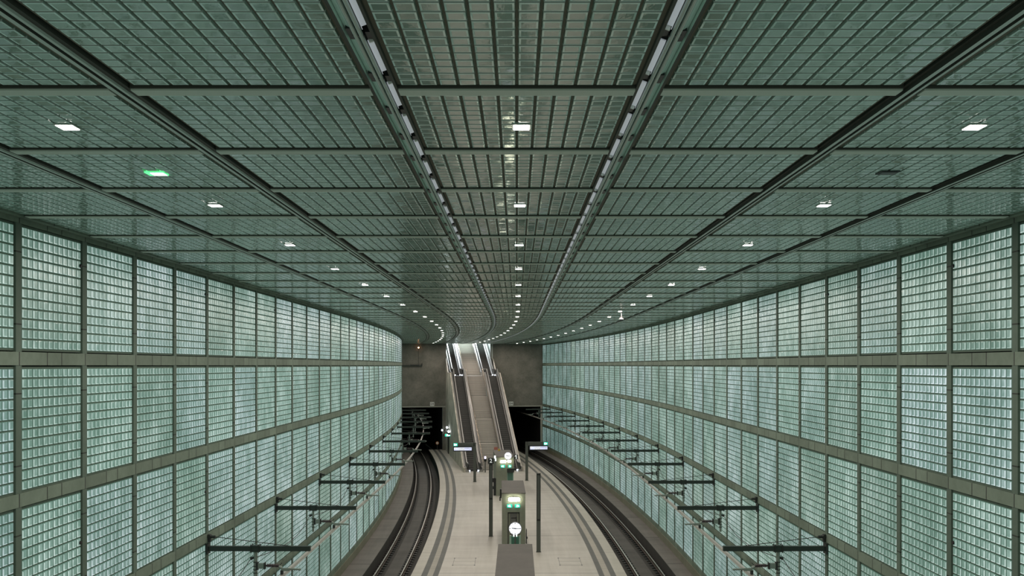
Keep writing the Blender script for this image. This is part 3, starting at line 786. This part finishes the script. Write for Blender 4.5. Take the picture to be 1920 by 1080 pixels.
oval_lamp(Mx(80.68, .36, ZP-8.31), .34, .20, 'smaller bright lamp right of the oval one on the farthest kiosk', 6)
escape_sign(Mx(57.66, -.38, ZP-8.70), .32, .20, 'left of the two green escape signs on the middle kiosk', 1)
escape_sign(Mx(57.66, .10, ZP-8.70), .32, .20, 'right of the two green escape signs on the middle kiosk', -1)
escape_sign(Mx(80.66, -.20, ZP-8.74), .36, .22, 'left of the two green escape signs on the farthest kiosk', 1)
escape_sign(Mx(80.66, .40, ZP-8.74), .26, .22, 'right of the two green escape signs on the farthest kiosk', -1)
# things fixed to the farthest kiosk
r = thing('wall_lamp', Mx(80.9, -.86, ZP-8.15), 'bright white lamp pair on the left flank of the farthest kiosk', 'lamp')
b = MB(); b.box(-.07, .05, -.1, .1, .08, .3, WHITEE); b.box(-.0, .08, -.16, -.05, -.14, .06, WHITEE); b.obj('lens', r)
b = MB(); b.box(-.02, .10, .0, .14, -.25, .32, BLACKM); b.obj('bracket', r)
r = thing('emergency_phone', Mx(80.95, -.93, .9), 'round black phone hood on the left flank of the farthest kiosk', 'phone')
b = MB(); b.cyl((0,-.05,.42), (0,.25,.42), .2, BLACK, 16); b.obj('hood', r)
b = MB(); b.box(-.05, .15, 0, .2, -.9, .35, BLACKM); b.box(-.12, .1, -.02, .1, -.35, -.1, BLACKM); b.obj('pillar', r)
r = thing('wall_box', Mx(63.0, -.90, 2.6), 'small dark box on the left flank of the middle kiosk', 'box')
b = MB(); b.box(-.06, .045, -.2, .2, -.25, .35, BLACKM); b.box(-.10, .0, -.1, .1, -.45, -.2, STEELD); b.obj('case', r)
r = thing('side_railing', Mx(57.9, .64, 0), 'short dark upright fitting low on the right flank of the middle kiosk', 'fitting')
b = MB(); b.box(0, .05, 0, .3, .2, 1.1, BLACKM); b.box(.0, .10, .05, .2, .5, .62, BLACKM); b.obj('bar', r)
r = thing('warning_sign', Mx(86.0, -.25, 3.4), 'tiny yellow triangle on the roof of the farthest kiosk', 'sign')
b = MB(); b.face([(-.12,0,0), (.12,0,0), (0,0,.24)], YELL); b.face([(.12,.03,0), (-.12,.03,0), (0,.03,.24)], YELL); b.box(-.12, .12, 0, .03, -.0, .02, YELL); b.obj('plate', r)
r = thing('red_board', Matrix.Translation(E(1.2, .35, 0)) @ Matrix.Rotation(EH, 4, 'Z'), 'small dull red board on a post at the foot of the stairs', 'sign')
b = MB(); b.box(-.2, .2, -.02, .02, 2.05, 2.5, REDP); b.obj('board', r)
b = MB(); b.box(-.02, .02, -.0, .04, 0, 2.05, STEELD); b.obj('post', r)

# ------------------------------------------------------------------ clocks
def clock(T, R, label, post, cabinet=False):
    root = thing('station_clock', T, label, 'clock', 'round station clocks')
    def disc(r, y0, y1, mat, nm, n=40):
        b = MB(); b.cyl((0, y0, 0), (0, y1, 0), r, mat, n); return b.obj(nm, root)
    disc(R, -.02, .14, BLACKM, 'case'); fc = disc(R*.94, -.028, -.015, CLOCKF, 'face')
    b = MB()
    for k in range(12):
        a = math.pi*k/6; r0 = R*(.70 if k % 3 == 0 else .78); w = R*(.035 if k % 3 else .05)
        ca, sa = math.sin(a), math.cos(a); rr = R*.9
        b.face([(r0*ca-w*sa, -.031, r0*sa+w*ca), (rr*ca-w*sa, -.031, rr*sa+w*ca), (rr*ca+w*sa, -.031, rr*sa-w*ca), (r0*ca+w*sa, -.031, r0*sa-w*ca)], BLACK)
    b.obj('hour_marks', root)
    for nm, ang, ln_, w in (('hour_hand', math.radians(277), .52, .05), ('minute_hand', math.radians(91), .82, .035)):
        b = MB(); ca, sa = math.sin(ang), math.cos(ang); L = ln_*R; w *= R; t = -.18*R
        b.face([(t*ca-1.4*w*sa, -.036, t*sa+1.4*w*ca), (L*ca-w*sa, -.036, L*sa+w*ca), (L*ca+w*sa, -.036, L*sa-w*ca), (t*ca+1.4*w*sa, -.036, t*sa-1.4*w*ca)], BLACK); b.obj(nm, root)
    disc(.09*R, -.045, -.03, BLACK, 'hub', 12)
    b = MB()
    if post > 0: b.cyl((0, .06, -post), (0, .06, -R), .045, POSTM, 10)
    else: b.box(-.05, .05, .14, .45, -.05, .05, POSTM)
    b.obj('post' if post > 0 else 'bracket', root)
clock(Mx(48.0, -.085, ZP-8.41), .335, 'large white round clock on a post in front of the middle kiosk', ZP-8.41)
clock(Mx(80.2, .22, ZP-7.80), .33, 'smaller-looking white round clock at the farthest kiosk', 0)
r = thing('glass_pillar', Mx(48.35, -.085, 0), 'green glass info pillar below the front clock', 'info pillar')
b = MB(); b.box(-.20, .20, 0, .10, 0, 2.4, GLASSG); b.obj('pane', r)
b = MB(); b.box(-.29, -.20, -.02, .12, 0, 2.45, GLASSP); b.box(.20, .29, -.02, .12, 0, 2.45, GLASSP); b.box(-.012, .012, -.02, .0, 0, 2.4, GLASSP); b.obj('glass_edge', r)
b = MB(); b.box(-.10, -.02, -.04, .0, 2.42, 2.56, WHITEE); b.box(.02, .10, -.04, .0, 2.42, 2.56, WHITEE); b.obj('lamp', r)

# ------------------------------------------------------------------ sign posts and displays
def signpost(T, H, w, inset_z, label, digit=None):
    root = thing('information_post', T, label, 'info post', 'slim info posts on the platform')
    b = MB(); b.box(-w/2, w/2, 0, .14, 0, H, POSTM); b.box(-w/2-.03, w/2+.03, -.03, .17, 0, .02, BLACKM); b.obj('post', root)
    b = MB(); b.box(-w/2+.02, -w/2+.05, -.02, 0, inset_z, H-.05, BLACK); b.box(w/2-.05, w/2-.02, -.02, 0, inset_z, H-.05, BLACK)
    b.box(-w/2+.02, w/2-.02, -.02, 0, inset_z, inset_z+.1, BLACK); b.box(-w/2+.02, w/2-.02, -.02, 0, H-.12, H-.03, BLACK); b.obj('panel_frame', root)
    if digit:
        b = MB(); b.box(-.19, .19, -.03, .17, H-.02, H+.36, BLACKM); pl = b.obj('number_plate', root)
        link('numeral', text_mesh(digit, .36, WHITEN), pl).location = (0, -.045, H+.17)
WHITEN = simple('white numeral', (.8, .8, .8), .5, 0, (.8, .85, .85), .6)
signpost(Mx(61.5, -1.57, 0), 4.82, .25, 2.45, 'slim dark post topped by the number two, left of the kiosks', '2')
signpost(Mx(56.3, 1.36, 0), 4.78, .25, 1.9, 'slim dark post right of the front clock, without a number')
r = thing('platform_number', Mx(81.0, .95, ZP-7.98), 'white number one on a dark flag plate, farthest kiosk right side', 'sign')
b = MB(); b.box(-.20, .18, 0, .05, -.2, .2, BLACKM); b.obj('plate', r)
b = MB(); b.box(.0, .07, -.012, 0, -.17, .17, WHITEN); b.face([(0, -.012, .17), (0, -.012, .07), (-.09, -.012, .04), (-.09, -.012, .10)], WHITEN); b.obj('numeral', r)
def gantry(T, sg, label):
    root = thing('departure_display', T, label, 'display', 'train displays on bent posts'); d = -sg   # arm points outward
    b = MB(); b.box(-.13, .13, 0, .16, 0, 3.80, POSTM); b.box(min(0, sg*2.03), max(0, sg*2.03), 0, .16, 3.46, 3.80, POSTM); b.box(-.18, .18, -.04, .2, 0, .02, BLACKM); b.obj('bent_post', root)
    x0, x1 = (sg*.24, sg*2.08); x0, x1 = min(x0, x1), max(x0, x1)
    b = MB(); b.box(x0, x1, -.12, .22, 2.98, 3.46, BLACKM); dc = b.obj('display_case', root)
    b = MB(); b.box(x0+.07, x1-.07, -.13, -.12, 3.07, 3.36, SCREEN)
    b.box(x0+.08, x0+.32, -.135, -.13, 3.19, 3.35, SCREENW); b.box(x0+.46, x0+1.1, -.135, -.13, 3.08, 3.22, SCREENW); b.box(x0+.46, x0+1.1, -.135, -.13, 3.25, 3.34, SCREENW); b.obj('screen', dc)
    b = MB()
    R = random.Random(3)
    x = x0+.16
    for (xa, xb, z0) in ((x0+.16, x0+.26, 3.21), (x0+.5, x0+1.05, 3.10), (x0+.5, x0+1.5, 3.235), (x1-.3, x1-.12, 3.2)):
        x = xa
        while x < xb:
            w = R.uniform(.02, .05); b.box(x, x+w, -.14, -.135, z0, z0+.07, SCREENT); x += w+.02
    b.obj('type', dc)
    xs = sg*1.86
    b = MB(); b.box(xs-.19, xs+.19, -.05, 0, 3.49, 3.76, GREENE); hs = b.obj('escape_sign', root)
    b = MB(); b.box(xs-.12, xs-.02, -.06, -.05, 3.53, 3.71, WHITEE); b.face([(xs+.03, -.06, 3.70), (xs+.03, -.06, 3.54), (xs+.14, -.06, 3.62)], WHITEE); b.obj('pictogram', hs)
gantry(Mx(90.5, -2.32, 0), -1, 'bent dark post with lit train display, left before the left escalator')
gantry(Mx(91.0, 2.80, 0), 1, 'bent dark post with lit train display, right of the right escalator')

# escalator signal posts, lamps and signs near the tunnel
r = thing('signal_post', Matrix.Translation(E(-.5, -1.0, 0)), 'low post with violet-white light at the stair foot', 'post')
b = MB(); b.box(-.07, .07, -.07, .07, 0, 1.15, STEELD); b.cyl((0,0,1.15), (0,0,1.45), .14, BLACK, 12); b.obj('post', r)
b = MB(); b.cyl((0,0,1.45), (0,0,1.66), .09, VIOL, 12); b.obj('light', r)
def on_end(u, z): return Mx(SEND-.05, u, z)
for uu, lab in ((-6.05, 'white plate reading 04 above the left tunnel portal'), (5.0, 'white plate reading 04 above the right tunnel portal')):
    pass
def plate(u, z, label):
    r = thing('number_sign', on_end(u, z), label, 'sign', 'number signs above the portals')
    b = MB(); b.box(-.28, .28, -.03, .0, -.26, .26, WHITEP); b.obj('plate', r)
    link('numeral', text_mesh('04', .42, BLACK, .004), r).location = (0, -.036, 0)
plate(-5.29, ZP-5.14, 'small white plate reading 04 above the left tunnel portal')
plate(5.33, ZP-5.14, 'small white plate reading 04 above the right tunnel portal')
r = thing('signal_lamp', on_end(-7.10, ZP+2.35), 'glowing orange-red signal lamp high on the end wall, left side', 'lamp')
b = MB(); b.cyl((0,-.14,0), (0,-.02,0), .10, REDL, 14); b.obj('lens', r)
b = MB(); b.cyl((0,-.04,0), (0,.0,0), .15, BLACKM, 14); b.obj('housing', r)
b = MB(); b.box(-.01, .01, -.03, -.01, -2.2, -.14, CABLE); b.obj('conduit', r)
r = thing('wall_bracket_arm', on_end(-9.4, ZP-.02), 'dark horizontal arm with a hook on the end wall, left side', 'bracket')
b = MB(); b.box(0, 2.75, -.25, -.1, -.05, .05, ARMM); b.box(1.2, 2.4, -.28, -.08, -.02, .12, BLACKM); b.obj('arm', r)
b = MB(); b.box(2.68, 2.80, -.25, -.1, -.1, .28, BLACKM); b.obj('hook', r)
r = thing('round_sign', Mx(SEND+.75, -4.55, .35), 'round orange and white sign on a post in the left portal', 'sign')
b = MB(); b.cyl((0,0,.55), (0,.03,.55), .22, ORANGE, 20); b.cyl((0,-.01,.55), (0,0,.55), .15, WHITEP, 18); b.obj('disc', r)
b = MB(); b.box(-.02, .02, -.02, -.012, .46, .64, ORANGE); b.obj('symbol', r)
b = MB(); b.box(-.02, .02, .03, .06, -.35, .5, STEELD); b.obj('post', r)
r = thing('portal_lamp', Mx(SEND-.1, -3.98, ZP-8.62), 'bright white lamp at the edge of the left portal', 'lamp')
b = MB(); b.cyl((0,-.2,0), (0,-.04,0), .11, WHITEL := simple('white lamp', (.9,.9,.9), .3, 0, (.85,.92,1), 9), 12); b.obj('lens', r)
b = MB(); b.box(-.08, .35, -.06, .05, -.07, .07, BLACKM); b.obj('bracket', r)
r = thing('danger_triangle', Mx(SEND-.05, -3.55, ZP-9.35), 'small brown-orange triangle sign on the pier of the left portal', 'sign')
b = MB(); b.face([(-.28,-.03,0), (.28,-.03,0), (0,-.03,.48)], BLACKM); b.face([(-.18,-.04,.05), (.18,-.04,.05), (0,-.04,.38)], ORANGE); b.box(-.28, .28, -.03, -.005, 0, .02, BLACKM); b.obj('plate', r)
# lamps and escape sign fixed to the left cladding of the stair body
def on_clad(a, z): return Matrix.Translation(E(a, -HB-.14, z)) @ Matrix.Rotation(EH, 4, 'Z')
r = thing('flank_lamp', on_clad(20.2, ZP-8.05), 'white lamp pair on the cladding left of the escalator', 'lamp')
b = MB(); b.cyl((-.25,.2,.15), (-.25,-.1,.15), .12, WHITEL, 12); b.cyl((-.2,-1.9,-.22), (-.2,-2.2,-.22), .12, WHITEL, 12); b.obj('lens', r)
b = MB(); b.box(-.3, 0, -2.2, .3, -.62, -.50, BLACKM); b.box(-.3, 0, -2.2, .3, -.42, -.36, STEEL); b.obj('bracket', r)
r = thing('escape_sign', on_clad(18.5, ZP-8.75), 'green escape sign on the cladding left of the escalator', 'sign', 'green escape signs')
b = MB(); b.box(-.65, 0, -.08, 0, -.16, .16, GREENE); b.obj('housing', r)
b = MB(); b.box(-.45, -.2, -.09, -.08, -.11, .11, WHITEE); b.face([(-.15,-.09,.1), (-.15,-.09,-.1), (-.03,-.09,0)], WHITEE); b.obj('pictogram', r)
r = thing('dark_panel', on_clad(21.0, 0), 'narrow dark hatch low in the cladding left of the escalator', 'hatch')
b = MB(); b.box(-.03, .0, -.5, .5, 0, 2.1, BLACKM); b.obj('leaf', r)

# access covers in the platform
for u, nm in ((-3.0, 'left'), (3.07, 'right')):
    r = thing('access_cover', Mx(53.6, u, .0), 'thin square outline of a floor cover, %s of the nearest kiosk' % nm, 'floor cover', 'floor covers')
    b = MB(); w, h, t = .62, .95, .012
    b.box(-w, w, -h, h, .0, .002, PLAT); b.obj('plate', r)
    b = MB()
    for (x0, x1, y0, y1) in ((-w-t, -w+t, -h, h), (w-t, w+t, -h, h), (-w, w, -h-t*1.5, -h+t*1.5), (-w, w, h-t*1.5, h+t*1.5), (-w, w, -t, t)): b.box(x0, x1, y0, y1, .0015, .004, STEELD)
    for sx in (-1, 1):
        for sy in (-1, 1): b.box(sx*w-.04, sx*w+.04, sy*h-.08, sy*h+.08, .003, .006, BLACKM)
    b.obj('joint', r)
# pale floor drain line at the foot of the escalators
f = MB(); f.rect(-4.0, 4.0, .0, .004, HINT, 97.9, 98.15, 1); f.obj('trim_16', kind='structure')
